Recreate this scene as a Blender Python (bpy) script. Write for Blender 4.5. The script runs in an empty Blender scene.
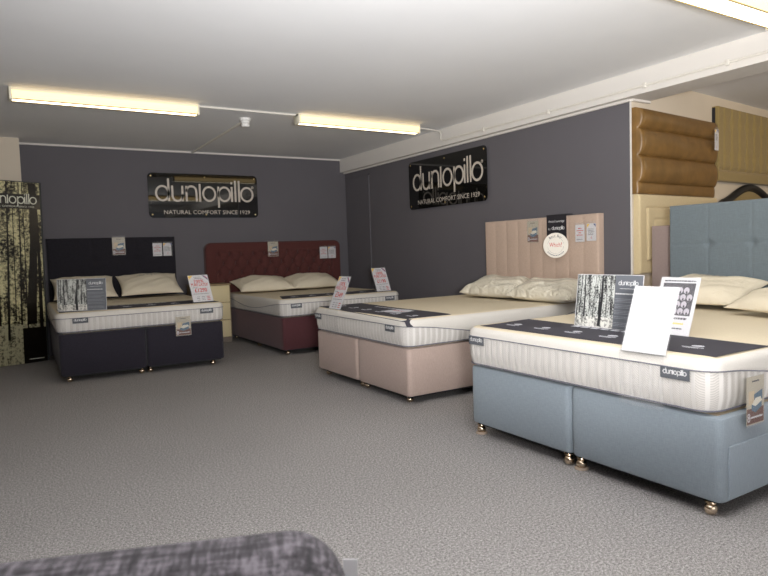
import bpy, math, random
from mathutils import Vector, Matrix
import bmesh
R = random.Random(7)
COL = bpy.context.scene.collection
PI = math.pi
H = 1.12          # eye height
CZ = 2.465        # ceiling

# ------------------------------------------------------------------ materials
MATS = {}
def lin(c):
    return tuple((v/255/12.92 if v/255 <= .04045 else ((v/255+.055)/1.055)**2.4) for v in c)
def new_mat(name):
    m = bpy.data.materials.new(name); m.use_nodes = True
    nt = m.node_tree; nt.nodes.clear()
    out = nt.nodes.new('ShaderNodeOutputMaterial'); b = nt.nodes.new('ShaderNodeBsdfPrincipled')
    nt.links.new(b.outputs[0], out.inputs[0]); MATS[name] = m
    return m, nt, b
def coords(nt, scale=(1,1,1), rot=(0,0,0)):
    tc = nt.nodes.new('ShaderNodeTexCoord'); mp = nt.nodes.new('ShaderNodeMapping')
    mp.inputs['Scale'].default_value = scale; mp.inputs['Rotation'].default_value = rot
    nt.links.new(tc.outputs['Object'], mp.inputs[0]); return mp.outputs[0]
def noise(nt, vec, scale, detail=3, rough=.5):
    n = nt.nodes.new('ShaderNodeTexNoise'); n.inputs['Scale'].default_value = scale
    n.inputs['Detail'].default_value = detail; n.inputs['Roughness'].default_value = rough
    nt.links.new(vec, n.inputs['Vector']); return n.outputs['Fac']
def ramp(nt, fac, stops):
    r = nt.nodes.new('ShaderNodeValToRGB'); e = r.color_ramp.elements
    while len(e) < len(stops): e.new(.5)
    for i, (p, c) in enumerate(stops):
        e[i].position = p; e[i].color = (*c, 1)
    nt.links.new(fac, r.inputs[0]); return r.outputs[0]
def mathn(nt, op, a, b=None):
    n = nt.nodes.new('ShaderNodeMath'); n.operation = op
    for i, v in enumerate((a, b)):
        if v is None: continue
        if hasattr(v, 'links'): nt.links.new(v, n.inputs[i])
        else: n.inputs[i].default_value = v
    return n.outputs[0]
def bump(nt, b, h, strength=.3, dist=.002):
    n = nt.nodes.new('ShaderNodeBump'); n.inputs['Strength'].default_value = strength
    n.inputs['Distance'].default_value = dist
    nt.links.new(h, n.inputs['Height']); nt.links.new(n.outputs[0], b.inputs['Normal'])
def sc(c, k): return tuple(min(1, v*k) for v in c)
def plain(name, c, rough=.6, metal=0, spec=.5, coat=0):
    m, nt, b = new_mat(name)
    b.inputs['Base Color'].default_value = (*lin(c), 1); b.inputs['Roughness'].default_value = rough
    b.inputs['Metallic'].default_value = metal; b.inputs['Specular IOR Level'].default_value = spec
    b.inputs['Coat Weight'].default_value = coat
    return m
def painted(name, c, rough=.8, var=.06, bs=.15):
    m, nt, b = new_mat(name); c = lin(c); v = coords(nt)
    f = noise(nt, v, 1.3, 4)
    nt.links.new(ramp(nt, f, [(.3, sc(c, 1-var)), (.7, sc(c, 1+var))]), b.inputs['Base Color'])
    b.inputs['Roughness'].default_value = rough; b.inputs['Specular IOR Level'].default_value = .25
    bump(nt, b, noise(nt, v, 160, 3), bs, .001)
    return m
def fabric(name, c, var=.22, k=1.0, rough=.9, sheen=.15, bs=.35):
    """woven cloth: slubs along x and along y"""
    m, nt, b = new_mat(name); c = lin(c)
    a = noise(nt, coords(nt, (40*k, 420*k, 420*k)), 1, 2)
    d = noise(nt, coords(nt, (420*k, 40*k, 420*k)), 1, 2)
    s = mathn(nt, 'ADD', a, d); s2 = mathn(nt, 'MULTIPLY', s, .5)
    nt.links.new(ramp(nt, s2, [(.36, sc(c, 1-var)), (.64, sc(c, 1+var))]), b.inputs['Base Color'])
    b.inputs['Roughness'].default_value = rough; b.inputs['Sheen Weight'].default_value = sheen
    b.inputs['Specular IOR Level'].default_value = .2
    bump(nt, b, s2, bs, .0015)
    return m
def emis(name, c, s):
    m, nt, b = new_mat(name)
    b.inputs['Base Color'].default_value = (*c, 1)
    b.inputs['Emission Color'].default_value = (*c, 1); b.inputs['Emission Strength'].default_value = s
    return m
def clear(name, alpha=.12, tint=(1,1,1), rough=.06):
    m, nt, b = new_mat(name)
    b.inputs['Base Color'].default_value = (*tint, 1); b.inputs['Roughness'].default_value = rough
    b.inputs['Alpha'].default_value = alpha; b.inputs['Specular IOR Level'].default_value = .6
    return m
def forest(name, light, dark, k=1.0, th=.0):
    """printed woodland photograph: speckled foliage and thin far trunks"""
    m, nt, b = new_mat(name)
    sp = noise(nt, coords(nt, (k,k,k)), 70, 6, .75)
    tr = noise(nt, coords(nt, (55*k, 4*k, 1)), 1, 2)
    sp = mathn(nt, 'ADD', mathn(nt, 'MULTIPLY', sp, .7), mathn(nt, 'MULTIPLY', noise(nt, coords(nt, (k*1.6,k*.7,k)), 12, 2), .3))
    f = mathn(nt, 'ADD', mathn(nt, 'MULTIPLY', sp, .95), mathn(nt, 'MULTIPLY', tr, .25))
    L, D = lin(light), lin(dark)
    nt.links.new(ramp(nt, f, [(.52+th, D), (.575+th, sc(L, .35)), (.64+th, L)]), b.inputs['Base Color'])
    b.inputs['Roughness'].default_value = .2
    return m

# carpet
m, nt, b = new_mat('carpet'); v = coords(nt)
n1 = noise(nt, v, 260, 2, .6); n2 = noise(nt, v, 100, 3, .6); n3 = noise(nt, v, .7, 3)
f = mathn(nt, 'ADD', mathn(nt, 'MULTIPLY', n1, .55), mathn(nt, 'MULTIPLY', n2, .45))
c = lin((156,152,150))
colr = ramp(nt, f, [(.36, sc(c,.32)), (.5, c), (.64, sc(c,1.9))])
mx = nt.nodes.new('ShaderNodeMix'); mx.data_type = 'RGBA'; mx.blend_type = 'MULTIPLY'; mx.inputs[0].default_value = 1
nt.links.new(colr, mx.inputs[6]); nt.links.new(ramp(nt, n3, [(.3,(.9,.9,.9)), (.7,(1,1,1))]), mx.inputs[7])
nt.links.new(mx.outputs[2], b.inputs['Base Color']); b.inputs['Roughness'].default_value = 1
b.inputs['Specular IOR Level'].default_value = .05
bump(nt, b, f, .9, .006)

painted('wall_grey', (102,99,103), .75, .03)
painted('wall_cream', (214,202,184))
painted('ceiling', (236,236,236), .9, .02)
painted('beam_white', (222,217,210), .7, .02)
plain('conduit_white', (225,220,210), .45)
plain('housing', (235,228,205), .4)
plain('rail_tan', (170,150,105), .5)
emis('lamp_white', (1, .90, .68), 6.0)
emis('lamp_warm', (1, .74, .36), 1.25)
emis('lamp_tube', (1, .93, .75), 14.0)
fabric('navy', (46,43,52)); fabric('navy_board', (38,36,42), .3)
fabric('maroon', (88,52,56), .12); fabric('maroon_board', (88,50,47), .10)
fabric('pink', (180,160,150), .10); fabric('pink_board', (192,169,152), .10)
fabric('blue', (140,150,158), .10, .8); fabric('blue_board', (108,118,123), .09, .7)
fabric('taupe', (158,140,134), .06); fabric('cream_board', (206,188,150), .08)
fabric('olive', (150,130,84), .14); fabric('deck', (196,176,146), .08)
plain('black_frame', (20,20,22), .45); plain('board_edge', (26,27,32), .6)
# tweed upholstery: crossing pale and dark slubs
m, nt, b = new_mat('tweed'); c = lin((70,66,70))
a1 = noise(nt, coords(nt, (14,90,110), (0,.35,0)), 1, 3, .7); a2 = noise(nt, coords(nt, (120,90,12), (0,.35,0)), 1, 3, .7)
f = mathn(nt, 'MULTIPLY', mathn(nt, 'ADD', a1, a2), .5)
nt.links.new(ramp(nt, f, [(.40, sc(c,.35)), (.5, c), (.60, sc(c,2.6))]), b.inputs['Base Color']); b.inputs['Roughness'].default_value = .95
bump(nt, b, f, .6, .003)
# satin
m, nt, b = new_mat('gold_satin'); c = lin((124,93,50))
nt.links.new(ramp(nt, noise(nt, coords(nt,(1,1,1)), 9, 3), [(.35, sc(c,.85)), (.65, sc(c,1.15))]), b.inputs['Base Color'])
b.inputs['Roughness'].default_value = .38; b.inputs['Anisotropic'].default_value = .4
plain('gold_side', (112,80,48), .6)
# mattress
for nm, c in (('knit', (222,209,183)), ('knit_edge', (213,208,200))):
  m, nt, b = new_mat(nm); c = lin(c); v = coords(nt)
  w = noise(nt, v, 260, 2); nt.links.new(ramp(nt, w, [(.3, sc(c,.93)), (.7, sc(c,1.04))]), b.inputs['Base Color'])
  b.inputs['Roughness'].default_value = .85; b.inputs['Specular IOR Level'].default_value = .2; bump(nt, b, w, .3, .0015)
m, nt, b = new_mat('tick'); c = lin((210,205,199))
wv = nt.nodes.new('ShaderNodeTexWave'); wv.inputs['Scale'].default_value = 60; wv.inputs['Distortion'].default_value = .6
wv.bands_direction = 'DIAGONAL'
nt.links.new(coords(nt), wv.inputs['Vector'])
nt.links.new(ramp(nt, wv.outputs['Fac'], [(.25, sc(c,.80)), (.6, sc(c,1.02))]), b.inputs['Base Color'])
b.inputs['Roughness'].default_value = .9; bump(nt, b, wv.outputs['Fac'], .3, .001)
plain('tick_ridge', (216,212,207), .85); plain('piping', (112,112,124), .8)
plain('runner', (56,54,63), .75); plain('runner_print', (205,205,212), .7)
plain('label_grey', (92,95,100), .7); plain('label_text', (215,215,215), .7)
m, nt, b = new_mat('pillow'); c = lin((224,213,190)); v = coords(nt)
b.inputs['Base Color'].default_value = (*c,1); b.inputs['Roughness'].default_value = .8
bump(nt, b, noise(nt, v, 14, 4, .6), .5, .02)
m, nt, b = new_mat('plastic_pillow'); c = lin((236,228,208)); v = coords(nt, (1,1.6,1))
b.inputs['Base Color'].default_value = (*c,1); b.inputs['Roughness'].default_value = .6
b.inputs['Coat Weight'].default_value = .8; b.inputs['Coat Roughness'].default_value = .12
bump(nt, b, noise(nt, v, 11, 5, .6), 1.0, .05)
plain('print_grey', (158,160,166), .6); plain('pillow_print', (150,146,140), .7); plain('chrome', (225,205,180), .18, 1); plain('brass', (230,205,150), .25, 1)
plain('caster_cup', (168,150,132), .7)
m = plain('acrylic_black', (17,16,14), .02, 0, .75)
plain('letter_silver', (208,198,186), .5, .1)
clear('acrylic', .05); clear('sleeve', .06, (.9,.9,.9), .15)
plain('paper', (208,206,208), .5); plain('paper_red', (200,44,38), .6); plain('paper_yellow', (240,196,60), .6)
plain('ink', (60,60,66), .6); plain('ink_blue', (50,60,120), .6); plain('paper_grey', (104,107,113), .5)
plain('ghost_ink', (201,195,198), .6)
plain('laminate', (222,206,164), .5); plain('plinth', (128,116,104), .7); plain('laminate_side', (150,128,96), .6)
forest('forest_grey', (208,210,204), (58,58,60), 1.5); forest('forest_sepia', (214,206,160), (24,20,15), .45, .025)
plain('trunk', (50,50,52), .4); plain('trunk_sepia', (22,18,13), .2); plain('poster_band', (36,33,28), .15)
plain('poster_edge', (48,52,52), .35); plain('poster_text', (222,222,205), .3)
forest('litter', (226,224,216), (120,120,118), .8, -.03); forest('litter_sepia', (176,170,138), (60,56,42), .5, -.03)
m = plain('broch_sky', (176,167,148), .4); plain('broch_brown', (98,52,36), .4); plain('broch_blue', (72,100,122), .5); plain('broch_cream', (214,208,192), .5)
plain('sheep_dark', (48,44,52), .4); plain('sheep_wool', (176,168,176), .5)
plain('disc', (236,230,218), .5); plain('strap', (40,38,44), .5)
plain('plastic_white', (232,230,226), .4)

# ------------------------------------------------------------------ mesh builder
class MB:
    def __init__(s): s.v = []; s.f = []; s.m = []; s.M = None
    def add(s, vs, fs, mat=0):
        o = len(s.v)
        if s.M is not None: vs = [tuple(s.M @ Vector(p)) for p in vs]
        s.v += [tuple(p) for p in vs]; s.f += [tuple(i+o for i in f) for f in fs]
        s.m += ([mat]*len(fs) if isinstance(mat, int) else mat)
    def box(s, a, b, mat=0, bev=0):
        if bev <= 0:
            x0,y0,z0 = a; x1,y1,z1 = b
            vs = [(x0,y0,z0),(x1,y0,z0),(x1,y1,z0),(x0,y1,z0),(x0,y0,z1),(x1,y0,z1),(x1,y1,z1),(x0,y1,z1)]
            s.add(vs, [(0,3,2,1),(4,5,6,7),(0,1,5,4),(1,2,6,5),(2,3,7,6),(3,0,4,7)], mat); return
        bm = bmesh.new(); bmesh.ops.create_cube(bm, size=1)
        for v in bm.verts:
            v.co = Vector([(a[i]+b[i])/2 + v.co[i]*(b[i]-a[i]) for i in range(3)])
        bmesh.ops.bevel(bm, geom=bm.edges[:], offset=bev, segments=3, affect='EDGES', profile=.5)
        bm.verts.index_update()
        s.add([tuple(v.co) for v in bm.verts], [tuple(v.index for v in f.verts) for f in bm.faces], mat); bm.free()
    def tube(s, pts, r, n=12, mat=0, caps=True, closed=False):
        pts = [Vector(p) for p in pts]; vs = []; N = len(pts); prev = None
        for i, p in enumerate(pts):
            a = pts[(i-1) % N] if (i > 0 or closed) else p
            c = pts[(i+1) % N] if (i < N-1 or closed) else p
            t = (c-a).normalized()
            u = (t.orthogonal() if prev is None else (prev - t*prev.dot(t))).normalized(); prev = u
            w = t.cross(u); rr = r[i] if isinstance(r, (list, tuple)) else r
            vs += [p + (u*math.cos(2*PI*k/n) + w*math.sin(2*PI*k/n))*rr for k in range(n)]
        fs = []
        for i in range(N if closed else N-1):
            j = (i+1) % N
            fs += [(i*n+k, i*n+(k+1)%n, j*n+(k+1)%n, j*n+k) for k in range(n)]
        if caps and not closed: fs += [tuple(range(n-1,-1,-1)), tuple((N-1)*n+k for k in range(n))]
        s.add(vs, fs, mat)
    def lathe(s, prof, n=20, mat=0, axis='y', c=(0,0,0)):
        vs = []; N = len(prof)
        for r, h in prof:
            for k in range(n):
                a = 2*PI*k/n; x, y = r*math.cos(a), r*math.sin(a)
                p = (x, h, -y) if axis == 'y' else (x, y, h)
                vs.append((p[0]+c[0], p[1]+c[1], p[2]+c[2]))
        fs = [(i*n+k, i*n+(k+1)%n, (i+1)*n+(k+1)%n, (i+1)*n+k) for i in range(N-1) for k in range(n)]
        fs += [tuple(range(n-1,-1,-1)), tuple((N-1)*n+k for k in range(n))]
        s.add(vs, fs, mat)
    def poly(s, pts, z0, z1, mat=0):
        """outline in local xy, extruded z0..z1"""
        n = len(pts)
        vs = [(x,y,z0) for x,y in pts] + [(x,y,z1) for x,y in pts]
        fs = [tuple(range(n-1,-1,-1)), tuple(range(n,2*n))] + [(i,(i+1)%n,n+(i+1)%n,n+i) for i in range(n)]
        s.add(vs, fs, mat)
    def ribbon(s, pts, w, z0, z1, mat=0, closed=False, fn=None):
        pts = [Vector((p[0],p[1])) for p in pts]; N = len(pts); L = []; Rr = []
        for i, p in enumerate(pts):
            a = pts[(i-1) % N] if (i > 0 or closed) else p
            c = pts[(i+1) % N] if (i < N-1 or closed) else p
            t = (c-a).normalized(); q = Vector((-t.y, t.x))*w/2
            L.append(p+q); Rr.append(p-q)
        g = fn or (lambda x, y: 0.0)
        vs = []
        for i in range(N):
            for q, z in ((L[i],z0),(Rr[i],z0),(Rr[i],z1),(L[i],z1)): vs.append((q.x, q.y, z+g(q.x,q.y)))
        fs = []
        for i in range(N if closed else N-1):
            j = (i+1) % N
            for k in range(4): fs.append((i*4+k, i*4+(k+1)%4, j*4+(k+1)%4, j*4+k))
        if not closed: fs += [(0,1,2,3), ((N-1)*4+3,(N-1)*4+2,(N-1)*4+1,(N-1)*4)]
        s.add(vs, fs, mat)
    def build(s, name, mats, M=None, parent=None, smooth=35):
        me = bpy.data.meshes.new(name); me.from_pydata(s.v, [], s.f)
        if isinstance(mats, str): mats = [mats]
        for x in mats: me.materials.append(MATS[x])
        me.polygons.foreach_set('material_index', s.m)
        bm = bmesh.new(); bm.from_mesh(me); bmesh.ops.recalc_face_normals(bm, faces=bm.faces); bm.to_mesh(me); bm.free()
        if smooth:
            me.shade_smooth(); me.set_sharp_from_angle(angle=math.radians(smooth))
        o = bpy.data.objects.new(name, me); COL.objects.link(o)
        if parent is not None: o.parent = parent
        if M is not None: o.matrix_local = M
        return o

def tag(o, label, cat, group=None, kind=None):
    if label: o['label'] = label
    if cat: o['category'] = cat
    if group: o['group'] = group
    if kind: o['kind'] = kind
    return o
def struct(o): o['kind'] = 'structure'; return o
def empty(name, M, label, cat, group=None):
    o = bpy.data.objects.new(name, None); COL.objects.link(o); o.empty_display_size = .1
    o.matrix_local = M; return tag(o, label, cat, group)
def frame(o, xd, n, up=(0,0,1)):
    xd = Vector(xd).normalized(); n = Vector(n).normalized(); u = n.cross(xd).normalized()
    M = Matrix.Identity(4)
    for i, c in enumerate((xd, u, n)):
        for j in range(3): M[j][i] = c[j]
    for j in range(3): M[j][3] = o[j]
    return M
def T(x, y, z): return Matrix.Translation((x, y, z))
def RX(a): return Matrix.Rotation(math.radians(a), 4, 'X')
def RY(a): return Matrix.Rotation(math.radians(a), 4, 'Y')
def RZ(a): return Matrix.Rotation(math.radians(a), 4, 'Z')

# ------------------------------------------------------------------ lettering
def arc(cx, cy, r, a0, a1, n=14, ry=None):
    ry = ry or r
    return [(cx+r*math.cos(math.radians(a0+(a1-a0)*i/n)), cy+ry*math.sin(math.radians(a0+(a1-a0)*i/n))) for i in range(n+1)]
def logo_strokes():
    S = []   # in sign pixels, baseline 0, x from 37 to 617
    ring = lambda cx, r, ry=41: (arc(cx, 45, r, 0, 360*(1-1/26), 25, ry), True)
    S.append(ring(77, 35)); S.append(([(112,0),(112,130)], False))
    S.append(([(133,90),(133,34)] + arc(161,30,28,180,360,10) + [(190,34),(190,90)], False)); S.append(([(190,40),(190,0)], False))
    S.append(([(213,0),(213,90)], False)); S.append(([(213,56)] + arc(242,60,28,180,0,10) + [(271,0)], False))
    S.append(([(291,-2),(291,104)], False))
    S.append(ring(346, 36)); S.append(([(402,-36),(402,90)], False)); S.append(ring(438, 35))
    S.append(([(484,0),(484,90)], False)); S.append(([(484,106),(484,119)], False))
    S.append(([(506,0),(506,128)], False)); S.append(([(529,0),(529,128)], False))
    S.append(ring(578, 37))
    return S
LOGO = logo_strokes()
def logo(mb, x, y, width, z0, z1, mat=0, w=13, reg=True, fn=None, dens=1):
    k = width/580.0
    for pts, cl in LOGO:
        if dens > 1 and not cl:
            q = []
            for a, b in zip(pts[:-1], pts[1:]):
                q += [(a[0]+(b[0]-a[0])*i/4, a[1]+(b[1]-a[1])*i/4) for i in range(4)]
            pts = q + [pts[-1]]
        mb.ribbon([(x+(p[0]-37)*k, y+p[1]*k) for p in pts], w*k, z0, z1, mat, cl, fn)
    if reg: mb.ribbon([(x+(p[0]-37)*k, y+p[1]*k) for p in arc(614, 88, 6, 0, 330, 11)], 3*k, z0, z1, mat, True)
FONT = {}
def text(mb, s, x, y, size, z0, z1, mat=0, width=None, align='L', mirror=False, bold=0):
    if s not in FONT:
        cu = bpy.data.curves.new('t', 'FONT'); cu.body = s; cu.size = 1; cu.resolution_u = 2; cu.offset = bold
        o = bpy.data.objects.new('t', cu); COL.objects.link(o)
        dg = bpy.context.evaluated_depsgraph_get(); me = bpy.data.meshes.new_from_object(o.evaluated_get(dg))
        FONT[s] = ([tuple(v.co) for v in me.vertices], [tuple(p.vertices) for p in me.polygons])
        bpy.data.objects.remove(o); bpy.data.meshes.remove(me); bpy.data.curves.remove(cu)
    vs, fs = FONT[s]
    if not vs: return
    x0 = min(v[0] for v in vs); x1 = max(v[0] for v in vs)
    kx = width/(x1-x0) if width else size; off = {'L':0, 'C':-(x1-x0)*kx/2, 'R':-(x1-x0)*kx}[align]
    sg = -1 if mirror else 1
    mb.add([(x+sg*(off+(v[0]-x0)*kx), y+v[1]*size, z1) for v in vs], fs, mat)
def lines(mb, x0, x1, y, dy, n, h, z, mat, ragged=.3):
    """unreadable small print"""
    for i in range(n):
        xx = x0; xe = x1 - R.random()*ragged*(x1-x0)
        while xx < xe:
            w = (.04+.09*R.random())*(x1-x0)
            mb.box((xx, y-i*dy, z-.0004), (min(xx+w, xe), y-i*dy+h, z), mat); xx += w + .018*(x1-x0)

# ------------------------------------------------------------------ room
def wallbox(name, a, b, mat):
    mb = MB(); mb.box(a, b); o = mb.build(name, mat, smooth=0); return struct(o)
wallbox('floor', (-3.6,-3.5,-.1), (9.2,8.4,0), 'carpet')
wallbox('ceiling', (-3.6,-3.5,CZ), (9.2,8.4,CZ+.1), 'ceiling')
wallbox('wall_back', (-3.6,8.23,0), (4.6,8.38,CZ), 'wall_grey')
wallbox('wall_right', (4.45,3.31,0), (4.6,8.23,2.28), 'wall_grey')
wallbox('wall_left', (-3.6,-3.5,0), (-3.45,8.23,CZ), 'wall_cream')
mb = MB(); mb.poly([(4.4515,3.298),(4.605,3.3085),(9.1,3.30+.46),(9.1,3.95),(4.602,3.32)], 0, CZ); struct(mb.build('wall_alcove', 'wall_cream', smooth=0))
wallbox('wall_far_right', (9.05,-3.5,0), (9.2,3.9,CZ), 'wall_cream')
# pier at the left end of the back wall
wallbox('wall_pier', (-1.2,7.92,0), (.255,8.23,CZ), 'wall_cream')
# cornice line on the back wall and downstand beam
wallbox('trim_1', (.255,8.212,2.445), (4.365,8.23,CZ), 'beam_white')
wallbox('trim_2', (4.365,-3.4,2.275), (4.66,8.23,CZ), 'beam_white')
wallbox('trim_3', (4.425,3.30,2.255), (4.45,8.23,2.275), 'beam_white')
wallbox('trim_4', (4.45,3.275,2.258), (4.68,3.30,2.275), 'beam_white')
wallbox('trim_5', (4.447,3.294,0), (4.4515,3.3095,2.256), 'beam_white')
# door leaf painted into the right wall near the corner
mb = MB(); mb.box((4.438,7.54,.0),(4.45,8.2,2.165)); mb.box((4.432,7.525,0),(4.45,7.54,2.18)); mb.box((4.432,7.525,2.165),(4.45,8.2,2.18))
struct(mb.build('door_1', 'wall_grey', smooth=0))

# ------------------------------------------------------------------ ceiling fixtures
def fixture(x0, x1, y, hw, label, tubes=1):
    t = empty('ceiling_light', T((x0+x1)/2, y, CZ), label, 'ceiling light', 'fluorescent battens')
    h = (x1-x0)/2
    mb = MB(); mb.box((-h,-hw*.8,-.028),(h,hw*.8,0),0,.004); mb.build('housing', 'housing', parent=t)
    mb = MB()
    prof = [(-hw,-.028),(-hw,-.055),(-hw*.75,-.092),(hw*.75,-.092),(hw,-.055),(hw,-.028)]
    n = len(prof); vs = [(-h+.02, a, b) for a, b in prof] + [(h-.02, a, b) for a, b in prof]
    fs = [(i,(i+1)%n,n+(i+1)%n,n+i) for i in range(n)]
    mb.add(vs, fs, [1,1,0,1,1,1]); mb.build('diffuser', ['lamp_white','lamp_warm'], parent=t, smooth=0)
    mb = MB()
    for s in (-1,1): mb.tube([(-h+.02,s*hw*.78,-.092),(h-.02,s*hw*.78,-.092)], .005, 8)
    mb.build('edge_rail', 'rail_tan', parent=t)
    for s in (-1,1):
        mb = MB(); a, b = sorted((s*h, s*(h-.022)))
        mb.box((a,-hw*1.04,-.1),(b,hw*1.04,-.002),0,.008); mb.build('end_cap', 'housing', parent=t)
    return t
fixture(.135, 1.59, 5.66, .055, 'long glowing fluorescent batten on the ceiling at far left')
fixture(2.54, 3.98, 5.65, .055, 'glowing fluorescent batten on the ceiling between the two wall signs')
fixture(2.6, 4.04, 1.95, .085, 'bright fluorescent batten at the top right, nearest the white beam')

def pipe(name, pts, r, mat, label, cat, clips=()):
    mb = MB(); mb.tube(pts, r, 10); o = tag(mb.build(name, mat), label, cat)
    for c in clips:
        k = MB(); k.box((c[0]-.012,c[1]-.014,c[2]-.02),(c[0]+.006,c[1]+.014,c[2]+.02),0,.003); k.build('clip', mat, parent=o)
    return o
pipe('cable_conduit', [(1.60,5.66,CZ-.012),(2.53,5.65,CZ-.012)], .010, 'conduit_white', 'straight white conduit joining the two long battens along the ceiling', 'conduit')
pipe('cable_conduit', [(2.17,6.06,CZ-.014),(2.20,8.20,CZ-.014)], .014, 'conduit_white', 'white conduit running from the round ceiling fitting to the back wall', 'conduit')
pipe('cable_conduit', [(3.96,5.65,CZ-.03),(4.16,5.67,CZ-.03),(4.30,5.69,CZ-.035),(4.34,5.71,CZ-.06),(4.347,5.73,CZ-.12),(4.351,5.67,CZ-.135),(4.353,4.0,CZ-.137),(4.353,2.0,CZ-.137),(4.353,-1,CZ-.137)],
     .009, 'conduit_white', 'white conduit bending off the middle batten and running along the beam', 'conduit',
     [(4.353,y,CZ-.137) for y in (5.0,4.1,3.1,2.45)])
mb = MB(); mb.lathe([(.055,0),(.055,-.02),(.045,-.03),(.045,-.045),(.03,-.06),(.012,-.062)][::-1], 24, 0, 'z')
o = tag(mb.build('ceiling_rose', 'plastic_white', T(2.16,6.04,CZ)), 'round white fitting on the ceiling between the two far battens', 'ceiling fitting')
mb = MB(); mb.lathe([(.036,-.085),(.04,-.075),(.04,-.06),(.03,-.055)], 20, 0, 'z'); mb.build('sounder', 'plastic_white', parent=o)

# ------------------------------------------------------------------ wall signs
def rrect(w, h, r, n=6):
    P = []
    for cx, cy, a in ((w-r,h-r,0),(r,h-r,90),(r,r,180),(w-r,r,270)):
        P += arc(cx, cy, r, a, a+90, n)
    return P
def sign(M, W, Hh, label):
    mb = MB(); mb.poly(rrect(W, Hh, .055), .02, .028)
    s = mb.build('wall_sign', 'acrylic_black', M); tag(s, label, 'sign', 'black acrylic wall signs')
    k = W/645.0
    mb = MB(); logo(mb, 38*k, Hh-160*k, 578*k, .028, .0295, 0, 11.5); mb.build('logo_lettering', 'letter_silver', parent=s, smooth=0)
    mb = MB(); text(mb, 'NATURAL COMFORT SINCE 1929', 82*k, Hh-234*k, .074, .028, .0295, 0, width=510*k)
    mb.build('strapline_lettering', 'letter_silver', parent=s, smooth=0)
    for x, y in ((.04,.04),(W-.04,.04),(W/2,.04),(.04,Hh-.04),(W/2,Hh-.04),(W-.04,Hh-.04)):
        mb = MB(); mb.lathe([(.006,0),(.006,.028),(.011,.028),(.011,.032),(.006,.035)], 14, 0, 'z', (x,y,0)); mb.build('stand_off', 'brass', parent=s)
sign(frame((1.628,8.229,1.612), (1,0,0), (0,-1,0)), 1.43, .565, 'long black glossy sign on the back wall above the two far beds')
sign(frame((4.449,6.50,1.60), (0,-1,0), (-1,0,0)), 1.46, .585, 'black glossy sign on the right wall beneath the white beam')

# ------------------------------------------------------------------ upholstered panels
def samples(L, re, n):
    e = [re*(1-math.cos(PI/2*i/5)) for i in range(6)]
    return e + [re + (L-2*re)*i/n for i in range(1, n)] + [L-v for v in e[::-1]]
def panel(W, Hf, t, re, nx, ny, depth=None, ztop=None, zbot=None, seams=None):
    """padded board: x across, y up, back at z=0, front near z=t"""
    mb = MB(); X = samples(W, re, nx); Y = samples(1.0*Hf, re, ny)
    ztop = ztop or (lambda x: Hf); zbot = zbot or (lambda x: 0.0)
    vs = []
    for y in Y:
        for x in X:
            b0, t0 = zbot(x), ztop(x); yy = b0 + (y/Hf)*(t0-b0)
            d = min(x, W-x, yy-b0, t0-yy, re); d = max(d, 0)
            z = t - re*(1-math.sqrt(max(0, 1-(1-d/re)**2)))
            if depth: z += depth(x, yy)*min(1, d/re)
            vs.append((x, yy, z))
    nX, nY = len(X), len(Y); fs = [(j*nX+i, j*nX+i+1, (j+1)*nX+i+1, (j+1)*nX+i) for j in range(nY-1) for i in range(nX-1)]
    o = len(vs)
    per = [i for i in range(nX)] + [j*nX+nX-1 for j in range(1, nY)] + [(nY-1)*nX+i for i in range(nX-2,-1,-1)] + [j*nX for j in range(nY-2,0,-1)]
    bk = [(vs[p][0], vs[p][1], 0) for p in per]; n = len(per)
    vs += bk; fs += [(per[i], o+i, o+(i+1)%n, per[(i+1)%n]) for i in range(n)] + [tuple(o+i for i in range(n-1,-1,-1))]
    mb.add(vs, fs); return mb
def groove(d, w, a): return -a*math.exp(-(d/w)**2)
def rounded_top(W, Hh, r):
    def f(x):
        dx = min(x, W-x)
        return Hh if dx >= r else Hh - (r - math.sqrt(max(0, r*r-(r-dx)**2)))
    return f

# ------------------------------------------------------------------ beds
def perimeter(x0, x1, z0, z1, r, step):
    """points (x,z,nx,nz,s) round a rectangle with radius r; s = distance along"""
    P = []; s = 0
    segs = [((x0+r,z1),(x1-r,z1),(0,1)), ((x1,z1-r),(x1,z0+r),(1,0)), ((x1-r,z0),(x0+r,z0),(0,-1)), ((x0,z0+r),(x0,z1-r),(-1,0))]
    cor = [(x1-r,z1-r,90),(x1-r,z0+r,0),(x0+r,z0+r,-90),(x0+r,z1-r,-180)]
    for (a, b, nn), (cx, cz, a0) in zip(segs, cor):
        L = math.dist(a, b); n = max(2, int(L/step))
        for i in range(n): P.append((a[0]+(b[0]-a[0])*i/n, a[1]+(b[1]-a[1])*i/n, nn[0], nn[1], s+L*i/n))
        s += L; La = r*PI/2; n = max(5, int(La/step))
        for i in range(n):
            th = math.radians(a0-90*i/n); P.append((cx+r*math.cos(th), cz+r*math.sin(th), math.cos(th), math.sin(th), s+La*i/n))
        s += La
    return P
def loft(mb, P, rings, matf=None, cap_mat=0):
    """rings: list of functions (i, p)->(outset, y)"""
    n = len(P); vs = []
    for rg in rings:
        for i, p in enumerate(P):
            o, y = rg(i, p); vs.append((p[0]+p[2]*o, y, p[1]+p[3]*o))
    fs = []; ms = []
    for j in range(len(rings)-1):
        for i in range(n):
            fs.append((j*n+i, j*n+(i+1)%n, (j+1)*n+(i+1)%n, (j+1)*n+i)); ms.append(matf(i, P[i]) if matf else 0)
    fs += [tuple(range(n)), tuple((len(rings)-1)*n+i for i in range(n-1,-1,-1))]; ms += [cap_mat, cap_mat]
    mb.add(vs, fs, ms)
def const(o, y): return lambda i, p: (o, y)
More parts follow.
